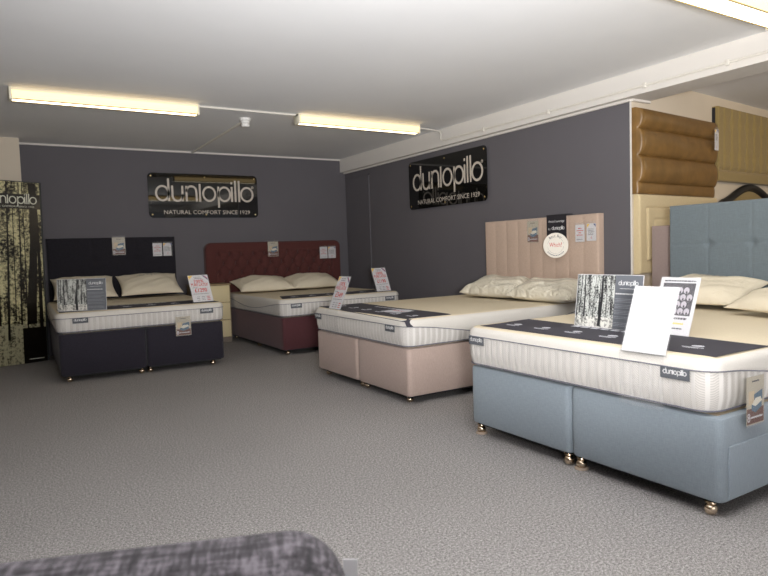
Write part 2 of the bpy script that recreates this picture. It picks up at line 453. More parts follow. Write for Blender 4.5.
def caster_mesh():
    mb = MB(); mb.lathe([(.004,.052),(.020,.052),(.022,.046),(.012,.043),(.012,.036)][::-1], 18)
    mb.lathe([(.0225*math.sin(PI*i/12)+.0004, .0225-.0225*math.cos(PI*i/12)) for i in range(13)], 20)
    return mb
CASTER = None
def bed(M, W, L, yb, yt, mat, label, headfn, seam=True, cups=(), ins=(.075,.075), drawer=False):
    global CASTER
    b = empty('divan_bed', M, label, 'bed', 'divan bed bases with headboards')
    xs = [(0, W/2-.002), (W/2+.002, W)] if seam else [(0, W)]
    for k, (a, c) in enumerate(xs):
        P = perimeter(a, c, -L, 0, .035, .05)
        mb = MB(); loft(mb, P, [const(-.02,yb),const(-.006,yb+.004),const(0,yb+.014),const(0,yt-.016),const(-.005,yt-.004),const(-.02,yt)], None, 0)
        mb.box((a+.04,yt-.0005,-L+.04),(c-.04,yt+.0015,-.04),1)
        mb.box((a+.03,yb-.012,-L+.03),(c-.03,yb+.002,-.03),2)
        sec = mb.build('base_section', [mat,'deck','board_edge'], parent=b)
        for cx in ((a+ins[0], c-.045) if k == 0 else (a+.03, c-ins[0]-.03)):
            for j, cz in enumerate((-ins[1], -L/2, -L+.07)):
                if CASTER is None:
                    mb = caster_mesh(); o = mb.build('caster', 'chrome'); CASTER = o.data
                else:
                    o = bpy.data.objects.new('caster', CASTER); COL.objects.link(o)
                o.parent = b; sy = (yb-.010)/.052; o.matrix_local = T(cx, 0, cz) @ Matrix.Diagonal((1.15,sy,1.15,1)); o['label'] = 'shiny ball caster'
    for cx, cz in cups:
        mb = MB(); mb.lathe([(.034,0.0),(.034,.006),(.028,.012),(.024,.012),(.022,.007)], 24, 0, 'y', (cx,0.0005,cz)); mb.build('caster_cup', 'caster_cup', parent=b)
    if drawer:
        # side drawer on the right-hand side (local x = W)
        mb = MB(); mb.box((W-.003,yb+.012,-.72),(W+.006,yt-.115,-.045),0,.004); d = mb.build('drawer', mat, parent=b)
    headfn(b, W, L); return b

def mattress(M, W, L, y0, y1, label, labels_x=(.12,1.2), dip=.09, sag=0.0):
    t = empty('mattress', M, label, 'mattress', 'latex mattresses on the divan bases')
    P = perimeter(0, W, -L, 0, .085, .008); per = .048
    edge = y1-.052
    def low(p):
        x, z = p[0], p[1]; u = min(max(-z/L, 0), 1); side = 1 if abs(p[2]) > .5 else 0
        return edge - dip*(math.sin(PI*u)**1.6 if (x < .09 or x > W-.09) else 0) + .012*(math.sin(PI*min(max(x/W,0),1))*0)
    def fl(p, a):
        f = (p[4] % per)/per
        return a*abs(math.sin(PI*f))**.6
    mb = MB(); bt = y1-.03
    rg = [const(-.05,y0), const(-.022,y0+.006), lambda i,p:(-.006+fl(p,.002),y0+.02)]
    for q in (.2,.4,.6,.8,1.0): rg.append(lambda i,p,q=q: (fl(p,.0042)+.004*math.sin(PI*q), y0+.03+(bt-y0-.03)*q))
    loft(mb, P, rg, lambda i,p: 1 if (p[4]%per)/per < .34 else 0, 0)
    mb.build('quilted_border', ['tick','tick_ridge'], parent=t)
    mb = MB(); hh = .045
    rg = [lambda i,p:(-.004, low(p)+.002), lambda i,p:(.0085, low(p))]
    for q in (.25,.5,.75): rg.append(lambda i,p,q=q: (.011-.002*q, low(p)+(y1-hh-low(p))*q))
    for a in range(0, 91, 15):
        A = math.radians(a); rg.append(lambda i,p,A=A: (.009-hh*(1-math.cos(A)), y1-hh+hh*math.sin(A)))
    loft(mb, P, rg, None, 1)
    nP = len(P); mb.m = [1 if (k//nP) >= 9 else 0 for k in range(len(mb.f)-2)] + [0, 1]
    mb.build('topper', ['knit_edge','knit'], parent=t, smooth=50)
    mb = MB(); mb.tube([(p[0]+p[2]*.0095, low(p), p[1]+p[3]*.0095) for p in P[::2]], .0028, 6, closed=True); mb.build('piping', 'piping', parent=t)
    mb = MB(); mb.tube([(p[0]-p[2]*.0, y0+.017, p[1]-p[3]*.0) for p in P[::2]], .003, 6, closed=True); mb.build('piping', 'piping', parent=t)
    for lx in labels_x:
        mb = MB(); mb.box((lx,edge-.048,.0128),(lx+.13,edge-.001,.0145),0)
        logo(mb, lx+.012, edge-.028, .104, .0145, .0149, 1, 20, False); mb.build('fabric_label', ['label_grey','label_text'], parent=t, smooth=0)
    return t

def runner(M, pts, y, label, drape=0, seed=1, redpatch=False):
    """foot cover: quad in local x/z laid on the mattress"""
    mb = MB(); n = 26; m = 10; a, b, c, d = [Vector((p[0],p[1])) for p in pts]; rr = random.Random(seed); vs = []
    for j in range(m+1):
        for i in range(n+1):
            u, v = i/n, j/m; p = (a*(1-u)+b*u)*(1-v) + (d*(1-u)+c*u)*v
            yy = y + .002 + .0015*math.sin(u*9+seed)*math.sin(v*5)
            px, pz = p.x, p.y
            if drape:   # cloth follows the rounded edge, then hangs
                def wrap(o, rad=.052):
                    if o <= 0: return o, 0
                    if o < rad*PI/2: return rad*math.sin(o/rad), rad*(1-math.cos(o/rad))
                    return rad, rad + (o-rad*PI/2)
                a1, d1 = wrap(pz+.028); a2, d2 = wrap(px-1.452); pz = a1-.028; px = a2+1.452; yy -= max(d1, d2)
            vs.append((px, yy, pz))
    N = len(vs); vs += [(x, yy-.0016, z) for x, yy, z in vs]
    F = [(j*(n+1)+i, j*(n+1)+i+1, (j+1)*(n+1)+i+1, (j+1)*(n+1)+i) for j in range(m) for i in range(n)]
    fs = F + [tuple(N+k for k in f[::-1]) for f in F]
    per = [i for i in range(n+1)] + [j*(n+1)+n for j in range(1,m+1)] + [m*(n+1)+i for i in range(n-1,-1,-1)] + [j*(n+1) for j in range(m-1,0,-1)]
    q = len(per); fs += [(per[i], per[(i+1)%q], N+per[(i+1)%q], N+per[i]) for i in range(q)]
    mb.add(vs, fs); nF = len(mb.f)
    # print: icons with short lines, on the cloth
    def at(u, v):
        p = (a*(1-u)+b*u)*(1-v) + (d*(1-u)+c*u)*v; return p.x, p.y
    Q = Matrix(((1,0,0,0),(0,0,1,y+.0045),(0,-1,0,0),(0,0,0,1)))   # local xy drawing -> lying, top towards head
    mb.M = Q
    for k in range(6):
        u = .1+.155*k; x, z = at(u, .42)
        mb.poly(arc(x, -z, .028, 0, 340, 12, .02), 0, .0006); mb.box((x-.05,-z-.045,0),(x+.05,-z-.037,.0006)); mb.box((x-.035,-z-.062,0),(x+.035,-z-.056,.0006))
    x, z = at(.5, .78)
    for k in range(9): mb.box((x-.3+.066*k,-z-.004,0),(x-.3+.066*k+.05,-z+.02,.0006))
    if redpatch:
        x, z = at(.62,.62); mb.poly(arc(x, -z, .12, 0, 350, 26, .11), 0, .0009, 0); text(mb, 'Which?', x, -z-.015, .06, 0, .0012, 1, align='C')
    mb.M = None; mb.m = [0]*nF + [k+1 for k in mb.m[nF:]]
    o = mb.build('bed_runner', ['runner','runner_print','paper_red'], M, smooth=60); tag(o, label, 'bed runner', 'charcoal foot runners')
    return o

def pillow(M, W, D, Th, label, mat='pillow', seed=0, logo_on=False, wr=.012):
    """x across, y depth (towards head), z up"""
    rr = random.Random(seed); ph = [rr.random()*6 for _ in range(8)]
    def hgt(x, y):
        u, v = 2*x/W-1, 2*y/D-1; u = max(-1,min(1,u)); v = max(-1,min(1,v))
        kk = 2.6 if mat == 'pillow' else 5
        f = (max(0,1-abs(u)**kk)**.55)*(max(0,1-abs(v)**2.4)**.55)
        e = f**.5
        w = math.sin(u*5+v*3+ph[0])*.5+math.sin(v*7-u*4+ph[1])*.35+math.sin(u*13+v*6+ph[2])*.3*abs(u)+math.sin(v*15-u*9+ph[3])*.25
        return f, w*wr*e
    mb = MB(); n = 40; m = 28; top = []; bot = []
    for j in range(m+1):
        for i in range(n+1):
            u = -math.cos(PI*i/n); v = -math.cos(PI*j/m); u = .35*u+.65*(2*i/n-1); v = .35*v+.65*(2*j/m-1)
            x, y = (u+1)/2*W, (v+1)/2*D
            f, w = hgt(x, y)
            px = x + (W/2-x)*.07*(1-abs(v)**2)*abs(u)**3; py = y + (D/2-y)*.09*(1-abs(u)**2)*abs(v)**3
            top.append((px, py, Th*.32+Th*.68*f+w)); bot.append((px, py, Th*.32-Th*.32*f))
    N = len(top); F = [(j*(n+1)+i, j*(n+1)+i+1, (j+1)*(n+1)+i+1, (j+1)*(n+1)+i) for j in range(m) for i in range(n)]
    bnd = set(i for i in range(n+1)) | set(m*(n+1)+i for i in range(n+1)) | set(j*(n+1) for j in range(m+1)) | set(j*(n+1)+n for j in range(m+1))
    # slight flange thickness at the boundary
    for k in bnd:
        x, y, z = top[k]; top[k] = (x, y, Th*.32+.003); bot[k] = (x, y, Th*.32-.003)
    per = [i for i in range(n+1)] + [j*(n+1)+n for j in range(1,m+1)] + [m*(n+1)+i for i in range(n-1,-1,-1)] + [j*(n+1) for j in range(m-1,0,-1)]
    q = len(per); fs = F + [tuple(N+k for k in f[::-1]) for f in F] + [(per[i], per[(i+1)%q], N+per[(i+1)%q], N+per[i]) for i in range(q)]
    mb.add(top+bot, fs); o = mb.build('pillow', mat, M, smooth=80); tag(o, label, 'pillow', 'pillows at the head of the beds')
    if logo_on:
        k = MB(); g = lambda x, y: Th*.32+Th*.68*hgt(x,y)[0]+hgt(x,y)[1]
        logo(k, W*.32, D*.66, W*.36, .0035, .0045, 0, 9, False, g, 2); k.build('printed_logo', 'pillow_print', parent=o, smooth=0)
    return o

# ------------------------------------------------------------------ small printed things
def clear_strip(mb, x0, x1, y0, y1, z, mat): mb.box((x0,y0,z),(x1,y1,z+.002),mat)
def price_card(M, Mroot, price, label, tilt, back=False, strip=None):
    """A4 portrait; local origin bottom centre of card, z to the front"""
    t = empty('price_card', Mroot, label, 'price card', 'tilted price cards at the foot of the beds')
    A = M; W, Hh = .21, .297
    mb = MB(); mb.box((-W/2,0,0),(W/2,Hh,.0012),0)
    z = .0014
    if not back:
        mb.poly([(-W/2+.004,Hh-.004),(-W/2+.004,Hh-.05),(-W/2+.05,Hh-.004)], .0008, z, 2)
        mb.poly([(W/2-.06,Hh-.006),(W/2-.006,Hh-.06),(W/2-.006,Hh-.035),(W/2-.035,Hh-.006)], .0008, z, 4)
        mb.poly([(W/2-.045,Hh-.006),(W/2-.006,Hh-.045),(W/2-.006,Hh-.038),(W/2-.038,Hh-.006)], .001, z+.0002, 1)
        lines(mb, -.045, .04, Hh-.024, .016, 2, .005, z, 3, .2)
        text(mb, '100%', 0, Hh-.085, .05, 0, z, 1, width=.10, align='C', bold=.022); text(mb, 'PURE LATEX', 0, Hh-.122, .045, 0, z, 1, width=.18, align='C', bold=.022)
        lines(mb, -.085, -.03, Hh-.142, .01, 1, .005, z, 3, .1)
        text(mb, price, .0, Hh-.19, .062, 0, z, 1, width=.13, align='C', bold=.022)
        lines(mb, -.085, .085, Hh-.212, .01, 1, .004, z, 3, .05)
        for i in range(3):
            mb.box((-.06,.052-i*.018,.0008),(-.03,.056-i*.018,z),3); mb.box((-.01,.052-i*.018,.0008),(.025,.056-i*.018,z),3); mb.box((.045,.050-i*.018,.0008),(.08,.057-i*.018,z),1)
    else:
        text(mb, '100%', 0, Hh-.085, .05, 0, z, 5, width=.10, align='C', mirror=True); text(mb, 'PURE LATEX', 0, Hh-.122, .045, 0, z, 5, width=.18, align='C', mirror=True)
        text(mb, price, .0, Hh-.19, .062, 0, z, 5, width=.13, align='C', mirror=True)
    mb.build('card', ['paper','paper_red','paper_yellow','ink','ink_blue','ghost_ink'], Mroot.inverted() @ A, t, smooth=0)
    mb = MB(); mb.M = Mroot.inverted() @ A
    mb.box((-W/2-.004,-.004,-.004),(W/2+.004,Hh+.004,-.0015),0)
    mb.box((-W/2-.004,-.004,.002),(W/2+.004,Hh+.003,.0032),0); mb.box((-W/2-.004,-.006,-.004),(W/2+.004,-.003,.0032),0)
    if strip:
        mb.M = None; x0, x1, y0, y1, zf = strip
        mb.box((x0,y0,zf),(x1,y1,zf+.002),0); mb.box((x0,y1-.002,-.06),(x1,y1,zf+.002),0)
    mb.build('acrylic_holder', 'acrylic', parent=t, smooth=0)
    return t

def trunks(mb, x0, x1, y0, y1, n, z, mat, seed, big=None):
    rr = random.Random(seed); W = x1-x0
    L = [(x0+W*rr.random(), y0+(y1-y0)*(.1+.2*rr.random()), W*(.004+.009*rr.random())) for _ in range(n)]
    if big: L += [(x0+W*a, y0+(y1-y0)*b, W*w) for a, b, w in big]
    for x, yb, w in L:
        lean = (rr.random()-.5)*.1*W; pts = []
        for i in range(8):
            q = i/7; pts.append((x+lean*q+w*.4*math.sin(q*5+seed), yb+(y1-yb)*q))
        k = [w*(1.25-.6*i/7) for i in range(8)]
        lft = [(min(max(p[0]-kk,x0),x1), p[1]) for p, kk in zip(pts,k)]; rgt = [(min(max(p[0]+kk,x0),x1), p[1]) for p, kk in zip(pts,k)]
        vs = [(a,b,z) for a,b in lft]+[(a,b,z) for a,b in rgt]
        mb.add(vs, [(i,8+i,9+i,i+1) for i in range(7)], mat); z += .00002
def photo_card(M, label, seed, W=.42):
    Hh = .295
    mb = MB(); mb.box((0,0,-.003),(W,Hh,0),0)
    s = W*.6
    mb.add([(0.003,.06,.0004),(s,.06,.0004),(s,Hh-.003,.0004),(.003,Hh-.003,.0004)], [(0,1,2,3)], 1)
    mb.add([(0.003,.003,.0004),(s,.003,.0004),(s,.06,.0004),(.003,.06,.0004)], [(0,1,2,3)], 5)
    mb.add([(s,.003,.0004),(W-.003,.003,.0004),(W-.003,Hh-.003,.0004),(s,Hh-.003,.0004)], [(0,1,2,3)], 2)
    trunks(mb, .004, s-.003, .004, Hh-.004, 5, .0006, 3, seed, [(.66,.02,.034),(.24,.18,.02),(.1,.25,.012),(.82,.2,.008)])
    logo(mb, s+.02, Hh-.055, W-s-.05, .0004, .0009, 4, 16, False)
    lines(mb, s+.03, W-.04, Hh-.075, .01, 1, .003, .0009, 4, .0)
    lines(mb, s+.006, W-.02, Hh-.105, .02, 1, .007, .0009, 4, .1)
    for k in range(5): lines(mb, s+.006, W-.015, Hh-.130-k*.032, .008, 3 if k != 3 else 2, .0022, .0009, 6, .25)
    o = mb.build('photo_board', ['paper','forest_grey','paper_grey','trunk','label_text','litter','print_grey'], M, smooth=0)
    tag(o, label, 'display card', 'woodland photo boards')
    k = MB(); k.box((.1,.0,-.06),(.32,.002,-.003)); k.box((.1,.0,-.006),(.32,.12,-.003)); k.build('easel_foot', 'acrylic', parent=o, smooth=0)
    return o
def brochure(M, label, W=.145, Hh=.215, bluebed=True):
    mb = MB(); mb.box((0,0,0),(W,Hh,.001),0); z = .0012
    q = lambda a,b,c,d,mt,zz=z: mb.box((a*W,b*Hh,.0008),(c*W,d*Hh,zz),mt)
    q(.02,.02,.98,.34,1); q(.02,.34,.98,.97,0); q(.1,.42,.45,.7,5,z+.0001)
    # bed picture
    mb.poly([(.42*W,.38*Hh),(.42*W,.62*Hh),(.9*W,.70*Hh),(.9*W,.5*Hh)], .001, z+.0002, 2)
    mb.poly([(.28*W,.30*Hh),(.28*W,.42*Hh),(.8*W,.55*Hh),(.86*W,.44*Hh),(.86*W,.34*Hh),(.5*W,.24*Hh)], .001, z+.0004, 2)
    mb.poly([(.3*W,.42*Hh),(.5*W,.37*Hh),(.86*W,.46*Hh),(.8*W,.55*Hh),(.5*W,.54*Hh)], .001, z+.0006, 3)
    mb.ribbon([(x*W,y*Hh) for x,y in arc(.12,.2,.055,0,340,10,.035)], .012*W*3, z, z+.0004, 4, True)
    mb.ribbon([(x*W,y*Hh) for x,y in arc(.12,.12,.06,0,340,10,.04)], .012*W*3, z, z+.0004, 4, True)
    lines(mb, .22*W, .92*W, .13*Hh, .02, 1, .007, z+.0004, 4, .05); lines(mb, .3*W, .72*W, .88*Hh, .02, 1, .006, z+.0004, 6, .05)
    o = mb.build('brochure', ['broch_sky','broch_brown','broch_blue','broch_cream','paper','deck','ink'], M, smooth=0); tag(o, label, 'leaflet', 'bedroom photo leaflets')
    k = MB(); k.box((-.004,-.004,.0035),(W+.004,Hh+.02,.0045)); k.box((-.004,-.006,-.001),(W+.004,-.003,.0045)); k.build('clear_sleeve', 'sleeve', parent=o, smooth=0)
    return o
def ticket(M, label, yellow=False, W=.1, Hh=.145):
    mb = MB(); mb.box((0,0,0),(W,Hh,.001),0)
    z = .0014
    if yellow:
        mb.poly([(.004,Hh-.004),(.004,Hh-.035),(.035,Hh-.004)], .0008, z, 2)
        mb.poly([(W-.03,Hh-.004),(W-.004,Hh-.03),(W-.004,Hh-.004)], .0008, z, 4)
        lines(mb, .015, W-.015, Hh-.05, .012, 5, .004, z, 3, .25); text(mb, '£', W/2, .02, .03, 0, z, 1, align='C')
    else:
        for k, (a, b) in enumerate(((.3,.7),(.12,.88),(.35,.65),(.15,.85))): lines(mb, a*W, b*W, Hh*(.76-.13*k), .01, 1, .007, z, 1, .02)
        lines(mb, .012, W-.012, .018, .012, 1, .004, z, 3, .1)
    o = mb.build('ticket', ['paper','paper_red','paper_yellow','ink','ink_blue'], M, smooth=0); tag(o, label, 'ticket', 'small tickets pinned in pairs on the headboards')
    k = MB(); k.box((-.003,-.003,.0035),(W+.003,Hh+.018,.0043)); k.box((-.003,-.005,-.001),(W+.003,-.002,.0043)); k.build('clear_sleeve', 'sleeve', parent=o, smooth=0)
    return o

# ================================================================== NAVY BED
def head_place(b, mb, mat, x, y, z, extra=None):
    o = mb.build('headboard', mat, T(x, y, z), b, smooth=50); return o
MN = frame((.405, 6.255, 0), (1,-.021,0), (-.021,-1,0))
def hb_navy(b, W, L):
    w, h = 1.44, 1.17
    def dep(x, y):
        g = 0
        for sx in (w/3, 2*w/3): g += groove(x-sx, .012, .006)
        for sx in (w/3, 2*w/3):
            for sy in (.90,): g += groove(math.hypot((x-sx)*.8, y-sy), .05, .022)
        return g
    head_place(b, panel(w, h, .075, .018, 90, 70, dep), 'navy_board', .018, .20, -1.965)
bed(MN, 1.492, 1.89, .066, .447, 'navy', 'dark navy divan bed with tall navy headboard, leftmost of the four beds', hb_navy)
mattress(MN @ T(-.012,0,.012), 1.515, 1.90, .449, .642, 'cream mattress with quilted white border on the navy divan', (.13,1.27), dip=.07)
runner(MN, [(.02,-.045),(1.47,-.045),(1.47,-.50),(.02,-.50)], .643, 'black runner across the foot of the mattress on the navy bed', seed=2)
pillow(T(.475,7.70,.645) @ RX(30), .66, .44, .13, 'cream pillow behind the grey woodland board on the navy bed', seed=1)
pillow(T(1.17,7.70,.645) @ RX(30), .70, .44, .13, 'cream pillow with faint printed lettering, right hand one on the navy bed', seed=2, logo_on=True)
photo_card(frame((.424,6.43,.646), (.90,-.43,0), (-.43,-.90,.0)) @ RX(-4), 'grey woodland photo board standing on the navy bed', 3, .435)
Mr = MN @ T(1.315,.645,-.06)
price_card(frame((1.735,6.32,.652), (1,.12,0), (.12,-1,0)) @ RX(-27), MN @ T(1.32,.645,-.12), '£1290', 'white price card with red handwriting and yellow corner on the navy bed', 17)
brochure(frame((1.415,6.185,.345), (1,0,0), (0,-1,0)), 'bedroom leaflet in clear sleeve hanging over the foot of the navy bed', .145, .185)
brochure(frame((1.165,8.116,1.16), (1,0,0), (0,-1,0)), 'bedroom leaflet on the navy headboard', .145, .21)
ticket(frame((1.63,8.116,1.13), (1,0,0), (0,-1,0)), 'left ticket of the pair on the navy headboard', False, .11, .16)
ticket(frame((1.755,8.116,1.13), (1,0,0), (0,-1,0)), 'right ticket with yellow corner on the navy headboard', True, .11, .16)

# ================================================================== MAROON BED
MM = frame((2.55, 6.24, 0), (1,0,0), (0,-1,0))
def hb_maroon(b, W, L):
    w, h = 1.99, 1.055
    ix0, ix1, iy0, iy1 = .17, w-.17, .40, h-.15
    nx, ny = 10, 5; dx = (ix1-ix0)/nx; dy = (iy1-iy0)/(ny-1)
    pts = [(ix0+dx*(i+.5*(j%2)), iy0+dy*j) for j in range(ny) for i in range(nx+(1 if j%2 == 0 else 0))]
    def dep(x, y):
        g = 0
        dxe = max(ix0-x, x-ix1); dye = max(iy0-y, y-iy1)
        e = max(dxe, dye); 
        if e < .05:
            a = ((x-ix0)/dx + .5*(y-iy0)/dy); c = ((x-ix0)/dx - .5*(y-iy0)/dy)
            k = max(0, min(1, (.05-e)/.05))
            ga = abs(math.sin(PI*a)); gc = abs(math.sin(PI*c))
            g += k*(-.010 + .026*(ga*gc)**.5 - .048*math.exp(-(ga*ga+gc*gc)/.16))
        g += groove(e-.03, .012, .008)
        return g
    o = head_place(b, panel(w, h, .09, .03, 170, 90, dep, rounded_top(w, h, .09)), 'maroon_board', -.262, .225, -1.985)
    me = None
    for x, y in pts:
        if me is None:
            mb = MB(); mb.lathe([(.013,0),(.012,.005),(.006,.009)], 12, 0, 'z'); k = mb.build('button', 'maroon_board'); me = k.data
        else: k = bpy.data.objects.new('button', me); COL.objects.link(k)
        k.parent = o; k.matrix_local = T(x, y, .045) @ Matrix.Scale(1.1, 4)
bed(MM, 1.50, 1.88, .062, .415, 'maroon', 'maroon divan bed with buttoned maroon headboard in the back corner', hb_maroon, seam=False)
mattress(MM @ T(-.012,0,.012), 1.524, 1.90, .417, .617, 'cream mattress with scooped quilted border on the maroon divan', (.10,1.30), dip=.085)
runner(MM, [(.03,-.06),(1.49,-.05),(1.50,-.44),(.16,-.46)], .618, 'black runner across the foot of the mattress on the maroon bed', seed=3)
pillow(T(2.53,7.52,.600) @ RX(14), .75, .46, .165, 'cream pillow at the left of the maroon bed beside the drawers', seed=3)
pillow(T(3.24,7.52,.600) @ RX(14), .74, .46, .165, 'cream pillow at the right of the maroon bed near the corner', seed=4)
price_card(frame((3.915,6.36,.620), (1,.10,0), (.10,-1,0)) @ RX(-22), MM @ T(1.365,.62,-.12), '£1190', 'white price card with red handwriting on the far right corner of the maroon bed', 19)
brochure(frame((3.14,8.108,1.075), (1,0,0), (0,-1,0)), 'bedroom leaflet on the maroon headboard', .15, .20)
ticket(frame((3.925,8.108,1.02), (1,0,0), (0,-1,0)), 'left ticket of the pair on the maroon headboard', False, .12, .165)
ticket(frame((4.06,8.108,1.02), (1,0,0), (0,-1,0)), 'right ticket with yellow corner on the maroon headboard', True, .12, .165)

# ================================================================== PINK BED
MP = frame((2.412, 5.112, 0), (0,-1,0), (-1,0,0))
def hb_pink(b, W, L):
    w, h = 1.46, 1.145; n = 9
    def dep(x, y):
        f = (x/w*n) % 1
        return -.007 + .008*abs(math.sin(PI*f))**.35
    head_place(b, panel(w, h, .075, .018, 144, 12, dep), 'pink_board', .075, .225, -2.035)
bed(MP, 1.49, 1.95, .062, .408, 'pink', 'pale pink divan bed with vertically channelled pink headboard on the right wall', hb_pink)
mattress(MP @ T(-.01,0,.012), 1.51, 1.96, .410, .620, 'cream mattress with scooped quilted border on the pink divan', (.04,1.24), dip=.11)
runner(MP, [(.03,-.02),(1.535,.02),(1.53,-.42),(.05,-.44)], .621, 'dark runner on the pink bed with one corner hanging over the edge', drape=1, seed=4, redpatch=True)
MPh = frame((0,0,0), (0,-1,0), (-1,0,0))
def lay(x, y, z, tilt=0, spin=0):   # pillow frame on beds whose head is at +X : across = -Y, depth = +X
    return Matrix(((0,1,0,x),(-1,0,0,y),(0,0,1,z),(0,0,0,1))) @ RZ(spin) @ RX(tilt)
pillow(lay(3.86,4.84,.610,5,2), .71, .46, .19, 'plastic wrapped cream pillow on the left of the pink bed', 'plastic_pillow', 5, wr=.018)
pillow(lay(3.86,4.20,.610,5,-2), .76, .46, .18, 'plastic wrapped cream pillow on the right of the pink bed', 'plastic_pillow', 6, wr=.018)
price_card(frame((2.425,4.765,.622), (0,-1,0), (-1,0,0)) @ RX(-23), MP @ T(.345,.62,-.02), '£549', 'narrow-looking tilted price card with red handwriting on the pink bed', 23, strip=(-.10,.12,-.225,.004,.038))
fx = 4.364
brochure(frame((fx,4.405,1.14), (0,-1,0), (-1,0,0)), 'bedroom leaflet on the pink headboard', .145, .205)
ticket(frame((fx,3.815,1.13), (0,-1,0), (-1,0,0)), 'left ticket of the pair on the pink headboard', False, .10, .15)
ticket(frame((fx,3.69,1.135), (0,-1,0), (-1,0,0)), 'right ticket with yellow corner on the pink headboard', True, .10, .15)
# award sash
MS = frame((4.362,4.15,1.0), (0,-1,0), (-1,0,0))
mb = MB(); mb.box((0,.12,0),(.235,.385,.003),0); mb.box((0,.382,-.088),(.235,.386,.003),0)
text(mb, 'Award average', .117, .315, .034, 0, .0035, 1, width=.19, align='C'); text(mb, 'by', .02, .248, .03, 0, .0035, 1); logo(mb, .062, .248, .15, .003, .0036, 1, 18, False)
s = mb.build('award_sash', ['strap','label_text'], MS, smooth=0); tag(s, 'black sash with a round white award badge over the top of the pink headboard', 'award badge')
mb = MB(); mb.poly(arc(0,0,.152,0,354,60), .004, .010, 0)
text(mb, 'Which?', 0, -.018, .075, 0, .0105, 1, width=.15, align='C')
for k, ch in enumerate('Best Buy'):
    a = 90 + 36 - k*10.3
    if ch != ' ':
        sub = MB(); text(sub, ch, 0, 0, .04, 0, .0105, 2, align='C')
        Mx = RZ(a-90) @ T(0,.103,0); mb.add([tuple(Mx @ Vector(v)) for v in sub.v], sub.f, 2)
mb.ribbon(arc(0,0,.098,8,172,30), .0015, .0102, .0106, 3); mb.ribbon(arc(0,0,.098,188,352,30), .0015, .0102, .0106, 3)
for k in range(12):
    a = math.radians(-140+k*9); mb.box((.122*math.cos(a)-.007,.122*math.sin(a)-.005,.010),(.122*math.cos(a)+.007,.122*math.sin(a)+.004,.0106),3)
mb.build('round_badge', ['disc','paper_red','ink','piping'], T(.155,.105,.053) @ RY(27) @ Matrix.Scale(.75, 4), s, smooth=0)

# ================================================================== BLUE BED
MBl = frame((2.352, 2.870, 0), (0,-1,0), (-1,0,0))
def hb_blue(b, W, L):
    w, h = 1.53, 1.175
    def dep(x, y):
        g = 0
        for k in range(1,5): g += groove(x-w*k/5, .008, .003)
        g += groove(y-.885, .008, .004)
        for k in range(1,5): g += groove(math.hypot(x-w*k/5, (y-.885)*1.3), .035, .016)
        return g
    head_place(b, panel(w, h, .07, .016, 210, 140, dep), 'blue_board', -.016, .20, -2.05)
bed(MBl, 1.524, 1.96, .070, .414, 'blue', 'pale blue divan bed with blue headboard and side drawer, nearest of the beds', hb_blue, cups=((.04,-.045),(.794,-.045)), drawer=True, ins=(.04,.045))
mattress(MBl @ T(-.022,0,.012), 1.515, 1.96, .416, .648, 'white and cream mattress with quilted border on the pale blue divan', (.05,1.30), dip=.10)
runner(MBl, [(.05,-.045),(1.475,-.045),(1.475,-.45),(.03,-.46)], .649, 'charcoal runner with white print on the mattress of the blue bed', seed=5)
pillow(lay(3.92,2.80,.650,17,2), .66, .44, .135, 'cream pillow with faint printed lettering against the blue headboard', seed=7, logo_on=True)
pillow(lay(3.79,2.15,.650,13,-16), .72, .45, .14, 'cream pillow at the right edge of the photo on the blue bed', seed=8)
photo_card(frame((2.77,2.44,.650), (.03,-1,0), (-1,-.03,0)) @ RX(-8), 'black and white woodland photo board standing on the blue bed', 5)
price_card(frame((2.325,1.675,.640), (0.03,-1,0), (-1,-.03,0)) @ RX(-21), MBl @ T(1.17,.65,-.01), '£1849', 'blank white back of a large price card at the foot of the blue bed', 20, back=True, strip=(-.10,.12,-.25,-.010,.0305))
# sheep leaflet card
Ms = frame((2.80,1.975,.652), (0,-1,0), (-1,0,0)) @ RX(-21)
mb = MB(); mb.box((0,0,-.002),(.21,.297,0),0); mb.box((.018,.10,-.001),(.192,.268,.0005),1)
rr = random.Random(4)
for j in range(4):
    for i in range(5):
        x = .035+.034*i+.008*(j%2)+rr.random()*.006; y = .122+.036*j
        if x < .18: mb.poly(arc(x, y, .015, 0, 340, 12, .017), 0, .0009, 2); mb.poly(arc(x+.002, y-.010, .005, 0, 340, 8, .007), 0, .0012, 1)
lines(mb, .02, .19, .275, .01, 1, .008, .0006, 1, .0); lines(mb, .05, .19, .08, .02, 1, .01, .0006, 1, .1); lines(mb, .07, .17, .055, .02, 1, .008, .0006, 4, .1); lines(mb, .05, .18, .03, .02, 1, .007, .0006, 3, .1)
o = mb.build('sheep_card', ['paper','sheep_dark','sheep_wool','ink','paper_yellow'], Ms, smooth=0); tag(o, 'white card with a photo of a flock of sheep behind the blank white card', 'display card')
k = MB(); k.box((-.004,-.004,.003),(.214,.301,.0042)); k.box((-.004,-.006,-.004),(.214,-.002,.0042)); k.build('acrylic_holder', 'acrylic', parent=o, smooth=0)
brochure(frame((2.476,1.318,.372), (1,0,0), (0,-1,0)), 'bedroom leaflet hanging on the drawer side of the blue bed', .128, .195)

